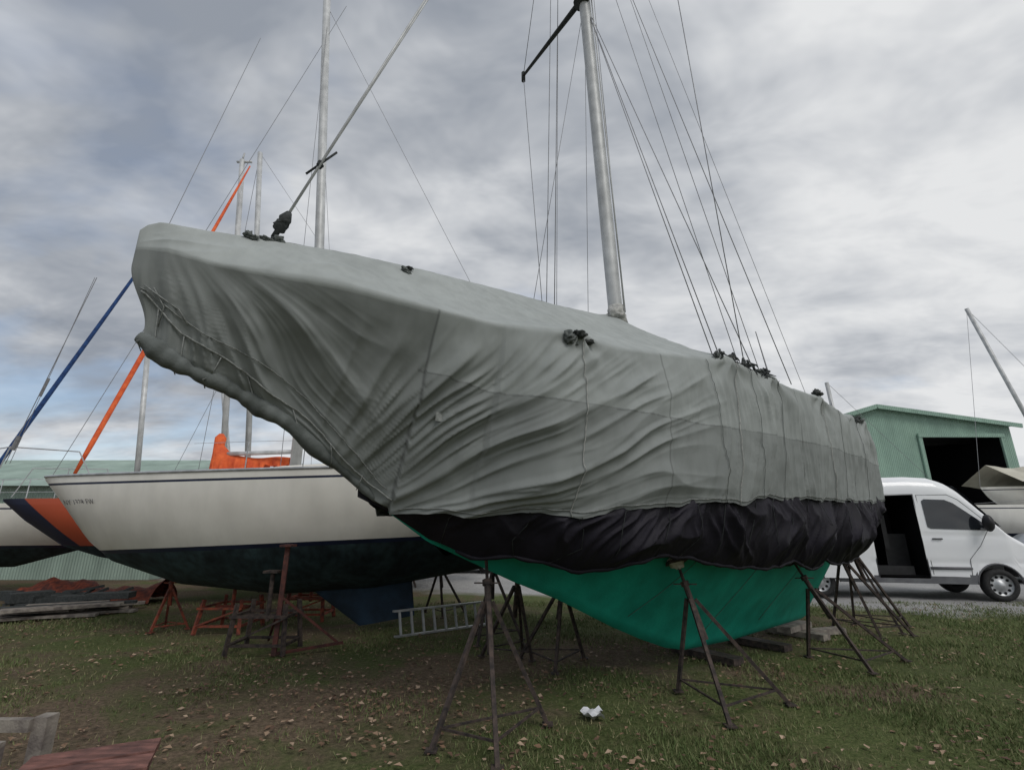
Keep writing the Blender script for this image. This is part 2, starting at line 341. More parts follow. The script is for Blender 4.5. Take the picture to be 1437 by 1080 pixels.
for k in range(26):
    a=random.uniform(4.95,6.0); p=Vector(surf(a,1.0,1,.03))+Vector((0,0,random.uniform(0,.05)))
    L=random.uniform(.05,.14); mb.tube([p,p+Vector((random.uniform(-.05,.05),-.03,-L*.5)),p+Vector((random.uniform(-.09,.09),-.04,-L))],[.016,.010,.004],5)
mb.obj('loose_rope_tails',['ropedk'],boat,True)
mb=MB(); 
p=Vector(surf(2.1,1.50,1,.03)); t=Vector((D[0],D[1],0)); u_=Vector((0,0,1))
mb.add([p-t*.03-u_*.045,p+t*.03-u_*.045,p+t*.03+u_*.03,p-t*.03+u_*.03],[(0,1,2,3)]); mb.obj('cover_label',['cord'],boat)
# mast
mb=MB()
mb.tube([(1.43,6.30,2.7),(1.43,6.30,4.2),(1.22,6.3,10.1),(1.02,6.3,16)],[.098,.098,.094,.085],16); 
mb.tube([(1.53,6.22,4.4),(1.32,6.22,10.1)],.012,6)
mb.obj('mast',['mast'],boat,True)
mb=MB(); mb.tube([(1.43,6.30,4.22),(1.43,6.3,4.40),(1.425,6.3,4.52)],[.16,.115,.105],16); mb.lump((1.40,6.2,4.36),(.13,.11,.10),3,.4)
mb.obj('mast_boot',['wirel'],boat,True)
mb=MB()
for s_ in(1,-1):
    mb.tube([(1.21,6.3,10.2),(1.21-.588*1.6*s_-.05,6.3+.809*1.6*s_,9.95)],[.05,.025],8)
mb.tube([(1.15,6.25,10.0),(1.25,6.35,10.45)],.13,10); mb.tube([(.22,7.62,9.85),(.22,7.62,10.05)],.04,8)
mb.obj('spreaders',['ropedk'],boat,True)
mb=MB(); T=(1.02,6.3,15.9); LM=(1.22,6.3,10.1)
def W_(p,q,r=.007,sag=0):
    p=Vector(p);q=Vector(q)
    mb.tube([p.lerp(q,t)-Vector((0,0,sag*4*t*(1-t))) for t in (np.linspace(0,1,9) if sag else (0,1))],r,5)
sp=Vector((1.21+.588*1.6,6.3-.809*1.6,9.95)); spf=Vector((1.16-.588*1.6,6.3+.809*1.6,9.95))
for a,top in ((5.0,LM),(5.14,LM),(5.62,sp),(5.83,LM),(6.7,Vector((1.1,6.3,14)))): W_(BP(a,1.42,3.35),top,.006)
W_(BP(5.5,1.42,3.35),(1.1,6.3,13.5),.0045); W_(BP(6.0,1.4,3.35),(1.05,6.3,15),.0045)
W_(BP(4.4,-1.4,3.2),LM,.0045); W_(BP(5.1,-1.4,3.2),spf,.006); W_(BP(5.9,-1.4,3.2),LM,.0045)
W_(sp,T,.006); W_(spf,T,.006)
W_((.5,7.35,3.3),(.78,7.2,12.5),.0065); W_((.62,7.3,3.3),(.92,7.2,12.5),.0075); W_((.66,7.25,3.3),(.90,7.0,12.5),.0045)
W_(BP(10.8,0,3.5),T,.0045); W_((1.55,6.35,4.4),(1.3,6.4,14),.005)
mb.obj('standing_rigging',['wire'],boat,True)
mb=MB(); F0=Vector(BP(.8,0,4.0)); T_=Vector(T)
dd=(T_-F0).normalized()
mb.tube([F0+dd*.18,F0+dd*6],.013,8); mb.tube([F0+dd*6,T_],.011,8)
mb.tube([F0+dd*.3,Vector((-.98,4.33,7.46)), Vector((-.98,4.33,7.46))+(Vector((-.98,4.33,7.46))-F0)*.6],.009,6)
mb.obj('forestay',['mast'],boat,True)
mb=MB(); mb.tube([F0,F0+dd*.08,F0+dd*.1,F0+dd*.2,F0+dd*.22,F0+dd*.30],[.025,.025,.055,.045,.055,.025],14); mb.lump(F0+dd*.16,(.055,.05,.05),9,.5); mb.tube([F0-dd*.12,F0+dd*.05],.02,8)
q=F0+dd*.95; mb.tube([q+Vector((-.12,0,-.10)),q+Vector((.14,.02,.16))],.011,7); mb.lump(q,(.03,.03,.04),4,.4)
mb.obj('furling_drum',['ropedk'],boat,True)
mb=MB(); mb.tube([(4.41,8,3.4),(4.19,8,4.84)],[.02,.008],6); mb.obj('whip_antenna',['wire'],boat)

# ================================================================ JACK STANDS
def jack_stand(cx,cy,apex,r=.47,rot=0.,feet=None,m='rust'):
    mb=MB(); ap=Vector(apex); base=Vector((cx,cy,0)); ax=(ap-base); col=base+ax*.70
    ft=[Vector((f[0],f[1],.01)) for f in feet] if feet else [base+Vector((math.cos(rot+k*2.094)*r,math.sin(rot+k*2.094)*r,.01)) for k in range(3)]
    for f in ft:
        mb.beam(col+(f-base)*.08,f,.034,.034); mb.box(f+Vector((0,0,.004)),(.09,.09,.012))
    for i in range(3):
        a_=ft[i].lerp(col,.13); b_=ft[(i+1)%3].lerp(col,.13); mb.beam(a_,b_,.016,.016)
    mb.tube([base+ax*.42,col,base+ax*.80],.030,10)
    mb.tube([base+ax*.80,base+ax*.97],.016,8)
    mb.tube([base+ax*.795,base+ax*.83],.045,6); mb.beam(base+ax*.81+Vector((-.12,0,0)),base+ax*.81+Vector((.12,0,.0)),.012)
    z=ax.normalized(); 
    R=Vector((0,0,1)).rotation_difference(z).to_matrix()
    mb.box(base+ax*.98,(.22,.22,.03),R)
    return mb.obj('jack_stand',[m],None)
def hull_pt(a,z,off=0,side=1):
    zk=float(Zk(a)); tt=(z-zk)/(2.72-zk); return BP(a,side*(Wh(a)*hullf(tt)+off),z)
jack_stand(-.13,4.42,hull_pt(2.95,1.38,.02),feet=[(-.6,4.3),(-.1,4.02),(.3,4.82)])
jack_stand(2.03,5.27,hull_pt(4.95,1.28,.02),feet=[(1.68,5.7),(1.82,4.78),(2.6,5.3)])
jack_stand(4.27,6.8,hull_pt(7.3,1.2,.02),feet=[(3.8,7.1),(4.1,6.35),(4.9,6.9)])
jack_stand(5.75,8.6,hull_pt(9.2,1.55,.02),feet=[(5.35,9.1),(5.55,8.25),(6.15,8.4)])
jack_stand(6.2,9.0,hull_pt(9.8,1.8,.02),rot=.3)
jack_stand(.5,6.8,hull_pt(4.6,1.25,.02,-1),rot=.5)
jack_stand(.0,7.2,hull_pt(3.7,1.35,.02,-1),rot=1.2,r=.4)
jack_stand(3.0,9.3,hull_pt(8.0,1.25,.02,-1),rot=.2)
mb=MB(); p=hull_pt(4.95,1.28,.02); mb.lump(p,(.09,.08,.09),6,.4); mb.obj('padding_rag',['beige'],None,True)
for (a,nn) in ((6.4,1),(7.6,1),(8.75,2)):
    mb=MB(); c=BP(a,0,0); R=Matrix.Rotation(math.atan2(N[1],N[0]),3,'Z')
    mb.box((c[0],c[1],.045),(.9,.22,.08),R); 
    if nn>1: mb.box((c[0],c[1],.13),(.8,.2,.08),Matrix.Rotation(.7,3,'Z')); mb.box((c[0]+.5,c[1]+.1,.045),(.7,.18,.08),Matrix.Rotation(.3,3,'Z'))
    mb.obj('keel_block',['wood' if nn>1 else 'rust'])

# ================================================================ generic sailboat hull
def frame(o,ang):
    o=np.array(o,float); d=np.array([math.cos(ang),math.sin(ang)]); n=np.array([math.sin(ang),-math.cos(ang)])
    return lambda a,w,z: (o[0]+d[0]*a+n[0]*w, o[1]+d[1]*a+n[1]*w, z)
def planW(u,half):
    if u<.55: return half*math.sin(math.pi/2*min(1,(u/.55)**.85))
    return half*(1-.35*((u-.55)/.45)**2)
def hull_mesh(F,L,beam,za,zz,sheer,wl,mi=None):
    mb=MB(); st=np.linspace(0,1,100)**1.25*L; GG=[]
    for side in(1,-1):
        G=[]
        for a in st:
            u=a/L; W=planW(u,beam/2)+.012
            zb=float(np.interp(a,za,zz)); zs=max(sheer(a),zb+.02); z1=zs-.10; z2=z1-.035; w0=wl(a); w1=w0+.06; w2=w0
            lv=[zs,z1,z2]+list(np.linspace(z2,w1,8)[1:])+[w2]+list(np.linspace(w2,zb,12)[1:])
            fl=.62+.35*max(0,1-u/.35)
            r=[]
            for z in lv:
                z=max(z,zb); t=(z-zb)/(zs-zb); r.append(F(a,side*W*(1-(1-t)**2.4)**fl,z))
            G.append(r)
        f=mi or (lambda i,j: 1 if j==1 else (0 if j<9 else (1 if j==9 else 2)))
        mb.grid(G,f); GG.append(G)
    g1,g2=GG
    mb.grid([g1[-1],g2[-1]],0); mb.grid([[g1[i][0],g2[i][0]] for i in range(len(st))],0)
    return mb,g1,st
# ---- white sailboat
ws=empty('white_sailboat'); WF=frame((-7.8,8.45),math.radians(6))
sheerW=lambda a: 2.40-.02*a+.006*a*a
wlW=lambda a: 1.14+.043*a
mb,g,stw=hull_mesh(WF,9.0,3.0,[0,.25,.9,1.3,2.4,4,5.5,7.5,9],[2.36,2.1,1.38,1.08,.72,.55,.62,.95,1.5],sheerW,wlW)
mb.obj('hull',['white','navy','bott'],ws,True)
mb=MB(); mb.tube([(p[0][0],p[0][1],p[0][2]+.015) for p in g],.022,6); mb.obj('toe_rail',['alu'],ws,True)
mb=MB(); G=[]
for t in np.linspace(0,1,14):
    z=.95-.9*t; af=4.0+1.3*t; ar=6.05+.1*t+.05
    row=[]
    for k in range(24):
        ph=2*math.pi*k/24; c=(1-math.cos(ph))/2; th=.13*(1-.35*t)*math.sqrt(max(c,0))*(1-c)*2.2
        row.append(WF(af+(ar-af)*c,(th if ph<math.pi else -th), z+.14*c*t))
    G.append(row)
mb.grid(G,0,wrap=True); mb.add(G[-1],[tuple(range(24))]); mb.obj('fin_keel',['bluebott'],ws,True)
mb=MB(); G=[]
for a,h,w in ((2.9,.02,.4),(3.2,.12,.55),(4.0,.2,.75),(5.6,.24,.85),(6.6,.26,.85),(6.65,.02,.85)):
    zd=sheerW(a)-.02; G.append([WF(a,-w,zd),WF(a,-w*.92,zd+h*.85),WF(a,-w*.5,zd+h),WF(a,w*.5,zd+h),WF(a,w*.92,zd+h*.85),WF(a,w,zd)])
mb.grid(G); mb.obj('cabin_top',['white'],ws)
mb=MB(); mb.tube([(-3.82,8.85,2.4),(-3.86,8.85,7.0),(-4.38,8.85,13.6)],[.095,.092,.082],14); mb.obj('mast',['mast'],ws,True)
mb=MB(); G=[]
for t in np.linspace(0,1,90):
    x=-5.42+1.35*t; top=3.20-.32*min(1,t*5)**.7+.02*math.sin(t*9)-.05*t; bot=2.46+.24*t**.8+.04*math.sin(t*19)+.02*math.sin(t*47); row=[]
    for k in range(30):
        s=k/29*2-1; hh=abs(s)**1.3
        wv=.035*math.sin(t*34+s*3)*hh+.02*math.sin(t*75+2*s)*hh
        row.append((x,9.2+ math.copysign(min(1,abs(s)*2.2)**.6*(.05+.10*math.exp(-t*6))+wv+.03*hh,s),top+(bot-top)*hh))
    G.append(row)
mb.grid(G); mb.add(G[0],[tuple(range(30))]); mb.tube([(-5.45,9.2,2.4),(-5.44,9.2,2.9),(-5.42,9.2,3.20),(-5.42,9.2,3.28)],[.10,.08,.10,.04],12); mb.obj('orange_sail_cover',['orange'],ws,True)
mb=MB(); mb.tube([(-5.4,9.2,2.9),(-3.85,9.0,2.92)],.04,8); mb.obj('boom',['mast'],ws,True)
mb=MB()
for side in(1,-1):
    prev=None
    for i,a in enumerate(np.linspace(.3,8.8,11)):
        W=planW(a/9,1.5)*.96
        p=Vector(WF(a,side*W,sheerW(a)+.02)); q=p+Vector((0,0,.42))
        if 3<a<7.8: mb.tube([p,q],.009,5)
        if prev and 3.6<a<7.8: mb.tube([prev,q],.004,4)
        prev=q
mb.obj('lifelines',['alu'],ws)
mb=MB()
W_((-3.9,8.85,13.4),WF(.1,0,2.45),.005); W_((-4.3,8.85,13.2),WF(4.2,1.35,2.5),.005); W_((-4.1,8.85,10),WF(4.5,-1.35,2.5),.004);W_((-4.1,8.85,10.5),WF(3.9,-1.35,2.5),.004); W_((-4.35,8.85,13.4),WF(8.9,0,2.6),.005)
mb.obj('rigging',['wire'],ws)
cu=bpy.data.curves.new('registration_numbers','FONT'); cu.body='NY 1328 FW'; cu.size=.125; cu.space_character=1.15
o=bpy.data.objects.new('registration_numbers',cu); sc.collection.objects.link(o); o.parent=ws
cu.materials.append(M['navy'])
i0=int(np.argmin(np.abs(stw-.62))); i1=int(np.argmin(np.abs(stw-1.5)))
P0=Vector(g[i0][4]); P1=Vector(g[i1][4]); xd=(P1-P0).normalized()
zd_=Vector(g[i0][1])-Vector(g[i0][6]); yd=(zd_-xd*zd_.dot(xd)).normalized(); nd=xd.cross(yd)
Rm=Matrix((xd,yd,nd)).transposed().to_4x4(); o.matrix_world=Matrix.Translation(P0+nd*.03)@Rm
def frame_stand(p,w,d,h,m):
    mb=MB(); x,y=p
    for sx in(-1,1):
        for sy in(-1,1): mb.beam((x+sx*w,y+sy*d,0),(x+sx*w*.85,y+sy*d*.8,h),.05,.05)
    for z in(.12,h*.75):
        for sy in(-1,1): mb.beam((x-w,y+sy*d*.95,z),(x+w,y+sy*d*.95,z),.035,.035)
        for sx in(-1,1): mb.beam((x+sx*w*.97,y-d,z),(x+sx*w*.97,y+d,z),.035,.035)
    mb.beam((x-w,y-d,.12),(x+w,y-d,h*.75),.025,.025)
    mb.tube([(x,y,h*.6),(x,y,h+.38)],.03,8); mb.beam((x-w*.8,y,h*.72),(x+w*.8,y,h*.72),.04); mb.box((x,y,h+.39),(.2,.2,.03))
    return mb.obj('boat_stand_frame',[m])
frame_stand((-3.35,7.45),.38,.28,.62,'rust'); frame_stand((-4.6,8.9),.35,.4,.5,'rustor'); frame_stand((-3.7,9.9),.35,.3,.5,'rustor')
M['darkred']=mat('dark_red_steel',(.12,.04,.03),(.05,.022,.02),.8,.1,12,.4,80)
mb=MB(); mb.beam((-3.1,7.2,0),(-3.12,7.3,1.35),.06,.05); mb.beam((-3.1,7.2,.02),(-2.3,7.5,.10),.035); mb.beam((-3.1,7.25,.7),(-2.35,7.5,.08),.03); mb.beam((-3.1,7.25,.7),(-3.5,7.9,.05),.03); mb.box((-3.12,7.31,1.36),(.16,.2,.03)); mb.obj('boat_support_post',['darkred'])
jack_stand(-1.3,10.4,(-1.4,10.0,1.2),r=.45,rot=.6); jack_stand(-.3,8.1,(-.3,8.5,1.3),r=.45,rot=.1); jack_stand(-5.6,8.9,(-5.6,8.75,.9),r=.3,rot=.2,m='rustor')

# ---- boat 2 (navy & orange stripes painted in hull coordinates)
b2=empty('striped_sailboat'); ang2=math.radians(25); F2=frame((-10.35,10.4),ang2); L=9.5
m2=bpy.data.materials.new('striped_topsides'); m2.use_nodes=True; nt=m2.node_tree; b=nt.nodes['Principled BSDF']; b.inputs['Roughness'].default_value=.45
def MATH(op,a,b_=None,clamp=False):
    m=nt.nodes.new('ShaderNodeMath'); m.operation=op; m.use_clamp=clamp
    for i,v in enumerate((a,b_)):
        if v is None: continue
        if isinstance(v,(int,float)): m.inputs[i].default_value=v
        else: nt.links.new(v,m.inputs[i])
    return m.outputs[0]
tc=nt.nodes.new('ShaderNodeTexCoord'); sp_=nt.nodes.new('ShaderNodeSeparateXYZ'); nt.links.new(tc.outputs['Object'],sp_.inputs[0])
al=MATH('ADD',MATH('MULTIPLY',MATH('ADD',sp_.outputs[0],10.35),math.cos(ang2)),MATH('MULTIPLY',MATH('ADD',sp_.outputs[1],-10.4),math.sin(ang2)))
kk=MATH('SUBTRACT',al,MATH('MULTIPLY',MATH('SUBTRACT',2.16,sp_.outputs[2]),1.15))
cr=nt.nodes.new('ShaderNodeValToRGB'); cr.color_ramp.interpolation='CONSTANT'; e=cr.color_ramp.elements
e[0].color=(.014,.02,.05,1); e[1].position=.21; e[1].color=(.48,.09,.04,1); x_=e.new(.62); x_.color=(.66,.65,.60,1)
nt.links.new(MATH('MULTIPLY',kk,.5,True),cr.inputs['Fac']); nt.links.new(cr.outputs[0],b.inputs['Base Color'])
mb,g,_=hull_mesh(F2,L,3.0,[0,.4,1.1,1.8,3,5,7,9.5],[2.12,1.75,1.25,1.0,.75,.6,.8,1.5],lambda a:2.16+.01*a,lambda a:1.18,lambda i,j:2 if j>=9 else 3)
mb.obj('hull',['white','navy','bott',m2],b2,True)
mb=MB(); mb.tube([(-7.98,14,2.2),(-9.03,14,13.42)],.085,12); mb.tube([(-9.03,14,13.4),(-9.0,14,13.7)],.03,6); mb.box((-8.95,14,13.35),(.5,.06,.05)); mb.obj('mast',['mast'],b2,True)
mb=MB(); p=Vector((-8.85,10.2,2.65));q=Vector((-8.68,13.9,13.1)); ts=[0,.06,.3,.6,.85,1]; mb.tube([p.lerp(q,t) for t in ts],[.03,.050,.054,.048,.036,.02],10); mb.obj('furled_orange_jib',['orange'],b2,True)
mb=MB()
for (p,q) in (((-10.3,10.5,2.2),(-10.1,10.6,2.8)),((-10.1,10.6,2.8),(-9.0,11.2,2.85)),((-9.0,11.2,2.85),(-8.9,11.2,2.2)),((-9.6,10.9,2.2),(-9.6,10.9,2.82))): mb.tube([p,q],.010,5)
mb.obj('pulpit',['alu'],b2)
# ---- boat 3 far left with blue furled sail
b3=empty('grey_sailboat'); F3=frame((-8.9,12.2),math.radians(172))
mb,g,_=hull_mesh(F3,9,2.8,[0,.4,1.3,3,5,9],[2.1,1.7,1.1,.7,.65,1.4],lambda a:2.15-.01*a,lambda a:1.15)
mb.obj('hull',['white','navy','bott'],b3,True)
mb=MB(); p=Vector((-10.4,9.9,2.2));q=Vector((-8.75,11,8.6)); mb.tube([p.lerp(q,t) for t in (0,.08,.3,.6,.9,1)],[.025,.042,.045,.040,.03,.018],10); mb.obj('furled_blue_jib',['bluec'],b3,True)
mb=MB(); mb.tube([(-8.75,11,8.6),(-8.5,13,17.5)],.008,6); mb.tube([(-8.3,9,6.4),(-9.1,9,2.7)],.007,6); mb.tube([(-8.34,9,6.4),(-9.02,9,2.7)],.005,6); mb.tube([(-8.72,9,4.3),(-8.80,9,3.95)],.025,8); mb.tube([(-8.98,9,3.2),(-9.04,9,2.95)],.04,8)
mb.obj('stays',['wire'],b3)
mb=MB(); zt=2.9
pp=[F3(.3+k*.9,1.0+.15*min(k,2),2.1) for k in range(8)]
for k,p in enumerate(pp):
    mb.tube([p,(p[0],p[1],zt)],.013,5)
    if k: mb.tube([(pp[k-1][0],pp[k-1][1],zt),(p[0],p[1],zt)],.011,5); mb.tube([(pp[k-1][0],pp[k-1][1],2.55),(p[0],p[1],2.55)],.007,5)
for (p,q) in (((-9.9,9.6,2.2),(-9.7,9.6,3.1)),((-9.7,9.6,3.1),(-8.6,9.9,3.05)),((-8.6,9.9,3.05),(-8.3,10,2.5)),((-10.9,9.9,3.0),(-9.7,9.6,3.1))): mb.tube([p,q],.012,5)
mb.obj('guard_rails',['alu'],b3)
mb=MB(); mb.tube([(-11.1,15,2.6),(-11.59,15,6.83)],.075,10); mb.obj('mizzen_mast',['mast'],b3,True)
def dist_boat(x,y,ang,L,mx,mtop,cover=None,h=2.3):
    e=empty('distant_sailboat'); F=frame((x,y),ang)
    mb,g,_=hull_mesh(F,L,L*.3,[0,.4,1.4,L*.4,L],[h,h-.5,h-1.2,h-1.6,h-.9],lambda a:h+.02,lambda a:h-1.0)
    mb.obj('hull',['white','navy','bott'],e,True)
    mb=MB(); mb.tube([mx,mtop],.085,10); mb.obj('mast',['mast'],e,True)
    mb=MB(); mb.tube([mtop,F(0,0,h)],.008,4); mb.tube([mtop,F(L,0,h)],.008,4); mb.obj('stays',['wire'],e)
    mb=MB()
    for kk in (.3,.5,.7): 
        for s_ in(-1,1):
            p=F(L*kk,s_*L*.12,h-1.3); r=F(L*kk,s_*L*.19,0); mb.tube([p,r],.03,6); r2=F(L*kk+.4,s_*L*.15,0); mb.tube([p,r2],.03,6)
    mb.box(F(L*.45,0,(h-1.5)/2),(.6,1.6,h-1.4)); mb.obj('supports',['rust'],e)
    if cover:
        mb=MB(); mb.grid([[F(a,w,h+.05+(.75*(1-abs(w)/(L*.15))+.05+.06*math.sin(a*3))) for w in (-L*.15,-L*.07,0,L*.07,L*.15)] for a in np.linspace(.5,L-.3,18)]); mb.obj('boat_cover',[cover],e)
dist_boat(-9.5,15.2,.15,9,(-7.81,15,2.4),(-9.08,15,14.57))
dist_boat(-12.5,18,.1,9,(-9.86,18,2.4),(-10.9,18,7.0)); dist_boat(-6,24,.2,9,(-2.2,24.5,2.4),(-2.2,24.5,6))
dist_boat(1,24,.1,8,(3.5,24,2.4),(3.5,24,6.5),'bluec'); 

# ================================================================ ladder
mb=MB(); p=Vector((-1.75,8.2,0)); q=Vector((-.35,9.3,0)); dd=(q-p).normalized(); ln=Vector((-dd.y,dd.x,0))*.10
for z in(.03,.37):
    mb.beam(p+Vector((0,0,z))+ln*(z/.37),q+Vector((0,0,z))+ln*(z/.37),.06,.025)
for k in range(9):
    c=p.lerp(q,(k+.5)/9); mb.beam(c+Vector((0,0,.03)),c+Vector((0,0,.37))+ln,.03,.03)
mb.obj('aluminium_ladder',['alu'])
mb=MB(); G=[[(.62+.17*i/5+.02*math.sin(j*2), 4.90+.20*j/5+.02*math.sin(i*3), .035+.02*math.sin(i*1.9+j)+.02*math.cos(j*2.3)) for j in range(6)] for i in range(6)]
mb.grid(G); mb.obj('crumpled_paper',['paper'],None,True)
mb=MB(); mb.box((-3.0,3.68,.22),(.09,.09,.44)); mb.box((-3.4,3.63,.40),(.72,.05,.07)); mb.box((-3.5,3.60,.24),(.6,.04,.07)); mb.box((-3.0,3.35,.2),(.07,.07,.4)); mb.beam((-3.0,3.68,.12),(-3.7,3.4,.12),.05)
mb.obj('wooden_trestle',['wood'])
mb=MB(); R=Matrix.Rotation(.45,3,'Z')
for k in range(5):
    c=Vector((-2.50,3.42,.0))+R@Vector((0,(k-2)*.128,0)); mb.box((c.x,c.y,.24+.006*(k%2)),(.66,.108,.035),R)
for k in(-1,1):
    c=Vector((-2.50,3.42,0))+R@Vector((k*.26,0,0)); mb.box((c.x,c.y,.11),(.06,.6,.218),R)
mb.obj('red_wood_steps',['redwood'])
mb=MB()
for k in range(16):
    z=.04+.07*(k//6); mb.box((-8.7+random.uniform(-.4,.4),9.9+(k%6)*.2+random.uniform(-.05,.05),z),(random.uniform(1.2,2.2),.16,.05),Matrix.Rotation(random.uniform(.1,.7),3,'Z'),random.choice([0,0,1]))
mb.obj('lumber_pile',['wood','ropedk'])
mb=MB(); G=[]
for i,x in enumerate(np.linspace(-11.0,-7.9,60)):
    G.append([(x,12.2+.5*s,.03+(.34+.10*math.sin(x*2.3)+.05*math.sin(x*7+s*3))*max(0,1-s*s)**.7+.015*math.sin(x*19+s*8)) for s in np.linspace(-1,1,22)])
mb.grid(G); mb.obj('folded_orange_tarp',['rustor'],None,True)
mb=MB()
for k in range(10):
    x=-9.4+random.uniform(-1.2,1.2);y=11.1+random.uniform(-.4,.4); mb.box((x,y,.12+.05*k/3),(random.uniform(.3,.8),random.uniform(.2,.4),random.uniform(.1,.25)),Matrix.Rotation(random.uniform(0,3),3,'Z')); 
for k in range(6): mb.beam((-10+random.uniform(-.5,1.5),10.9,.1),(-9+random.uniform(-.5,1.5),11.5,random.uniform(.2,.6)),.05)
mb.obj('scrap_heap',['ropedk'],None)

# ================================================================ VAN
van=empty('parked_van'); yaw=math.atan2(-.225,.974)
vx=np.array([6.43,14.1]); vd=np.array([.974,-.225]); vn=np.array([-.225,-.974])
def V(x,y,z): p=vx+vd*x+vn*y; return (p[0],p[1],z)
xs=np.unique(np.concatenate([np.linspace(0,5.95,110),[2.55,3.58]]))
def vtop(x): return np.interp(x,[0,.04,.15,.5,3.6,4.1,4.35,4.55,5.30,5.45,5.75,5.88,5.95],[2.45,2.6,2.70,2.78,2.82,2.78,2.68,2.53,1.55,1.44,1.24,1.05,.8])
def vbot(x):
    b=.36 if .1<x<5.8 else .45
    for c in (1.25,4.95):
        if abs(x-c)<.43: b=max(b,math.sqrt(max(0,.43**2-(x-c)**2))+.36)
    return b
def vwid(x): return 1.0*np.interp(x,[0,.08,.3,4.4,5.3,5.7,5.9,5.95],[.86,.93,.985,1.0,.97,.86,.66,.55])
def yside(x,z):
    t=(z-.36)/2.4; tum=1-.11*np.clip(t-.35,0,1)**1.4*1.6
    return vwid(x)*tum-.012*math.exp(-((z-.82)/.05)**2)-.010*math.exp(-((z-1.42)/.04)**2)
mb=MB(); fr=np.concatenate([np.linspace(0,.86,40),[.90,.935,.96,.98]]); ex=[1,.985,.955,.91,.84]
for side in(1,-1):
    G=[]
    for x in xs:
        zb=vbot(x); zt=float(vtop(x)); r=[]
        for i_,t in enumerate(fr):
            z=zb+(zt-zb)*t; r.append(V(x,side*float(yside(x,z))*(1 if i_<40 else ex[i_-39]),z))
        for k,yy in ((0,.7),(1,.45),(2,.2),(3,0)): r.append(V(x,side*float(yside(x,zt))*yy,zt+.005*k))
        G.append(r)
    k=len(G[0]); n=len(G); fs=[];mm=[]
    for i in range(n-1):
        for j in range(k-1):
            z=.5*(G[i][j][2]+G[i][j+1][2]); x=.5*(xs[i]+xs[i+1])
            if side==1 and 2.55<x<3.58 and .46<z<2.36 and j<39: continue
            fs.append((i*k+j,i*k+j+1,(i+1)*k+j+1,(i+1)*k+j)); mm.append(1 if z<.54 else 0)
    mb.add(np.array(G).reshape(-1,3),fs,mm)
    if side==1: va=G[0]; vb=G[-1]
    else: mb.grid([va,G[0]],0); mb.grid([vb,G[-1]],1)
mb.obj('body',['vwhite','greyp'],van,True)
mb=MB()
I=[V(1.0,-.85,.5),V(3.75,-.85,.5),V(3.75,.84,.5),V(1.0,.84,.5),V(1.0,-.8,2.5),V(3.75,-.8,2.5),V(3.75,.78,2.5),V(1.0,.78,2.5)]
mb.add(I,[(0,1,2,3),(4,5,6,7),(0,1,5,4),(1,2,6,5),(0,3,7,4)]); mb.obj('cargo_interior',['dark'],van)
def side_poly(pts,off=.008,sub=6):
    vs=[]
    for i in range(len(pts)):
        p=pts[i];q=pts[(i+1)%len(pts)]
        for s_ in range(sub):
            t=s_/sub; x=p[0]+(q[0]-p[0])*t; z=p[1]+(q[1]-p[1])*t; vs.append(V(x,float(yside(x,z))+off,z))
    cx=np.mean([p[0] for p in pts]);cz=np.mean([p[1] for p in pts]); c=V(cx,float(yside(cx,cz))+off,cz)
    n=len(vs); return vs+[c],[(i,(i+1)%n,n) for i in range(n)]
mb=MB(); vs,fs=side_poly([(3.74,2.22),(3.80,2.26),(4.22,2.24),(4.38,2.16),(4.98,1.62),(4.97,1.54),(3.80,1.58),(3.74,1.62)],.012); mb.add(vs,fs,0)
G=[]
for x,z in ((4.5,2.55),(4.75,2.27),(5.0,1.94),(5.27,1.60)):
    wz=float(yside(x,z))*.9; G.append([V(x+.02+ .05*(1-abs(k)),k*wz,z+.02) for k in np.linspace(-1,1,9)])
mb.grid(G); mb.obj('windows',['glass'],van,True)
def sline(pts,r,mi=0,off=.006): mb.tube([V(x,float(yside(x,z))+off,z) for x,z in pts],r,5,mi)
mb=MB()
sline([(3.66,.56),(3.66,2.36),(4.3,2.36),(4.5,2.24),(5.02,1.66),(4.72,1.2),(4.45,.9),(4.42,.56)],.007,0,.001)
sline([(2.54,.5),(2.54,2.38),(3.59,2.38),(3.59,.5)],.014,0,.002)
sline([(3.62,.70),(4.44,.70)],.035,0,.006); sline([(3.78,1.35),(3.98,1.35)],.018,0,.02)
sline([(.3,1.75),(2.5,1.75)],.018,0,.006)
for c_ in(1.25,4.95): mb.tube([V(c_+.445*math.cos(t),float(yside(c_,.6))+.004,.36+.445*math.sin(t)) for t in np.linspace(0,math.pi,20)],.022,6)
mb.obj('panel_gaps_and_trim',['greyp'],van,True)
mb=MB(); c=V(4.85,1.22,1.70); mb.lump(c,(.10,.12,.19),5,.05); mb.tube([V(4.95,.98,1.6),c],.035,6); mb.obj('door_mirror',['blk'],van,True)
mb=MB(); G=[[V(x,float(yside(x,z))+.07,z) for z in np.linspace(.45,2.38,12)] for x in np.linspace(1.35,2.40,8)]
mb.grid(G); G=[[V(x,float(yside(x,z))+.035,z) for z in np.linspace(.45,2.38,12)] for x in np.linspace(1.35,2.40,8)]; mb.grid(G)
mb.obj('sliding_door',['vwhite'],van,True)
mb=MB(); mb.box(V(3.3,-.2,1.0),(.5,1.0,.9),Matrix.Rotation(yaw,3,'Z')); mb.box(V(3.05,.0,1.5),(.1,.9,.8),Matrix.Rotation(yaw,3,'Z')); mb.box(V(3.0,.6,.62),(.8,.3,.2),Matrix.Rotation(yaw,3,'Z')); mb.obj('seats',['blk'],van)
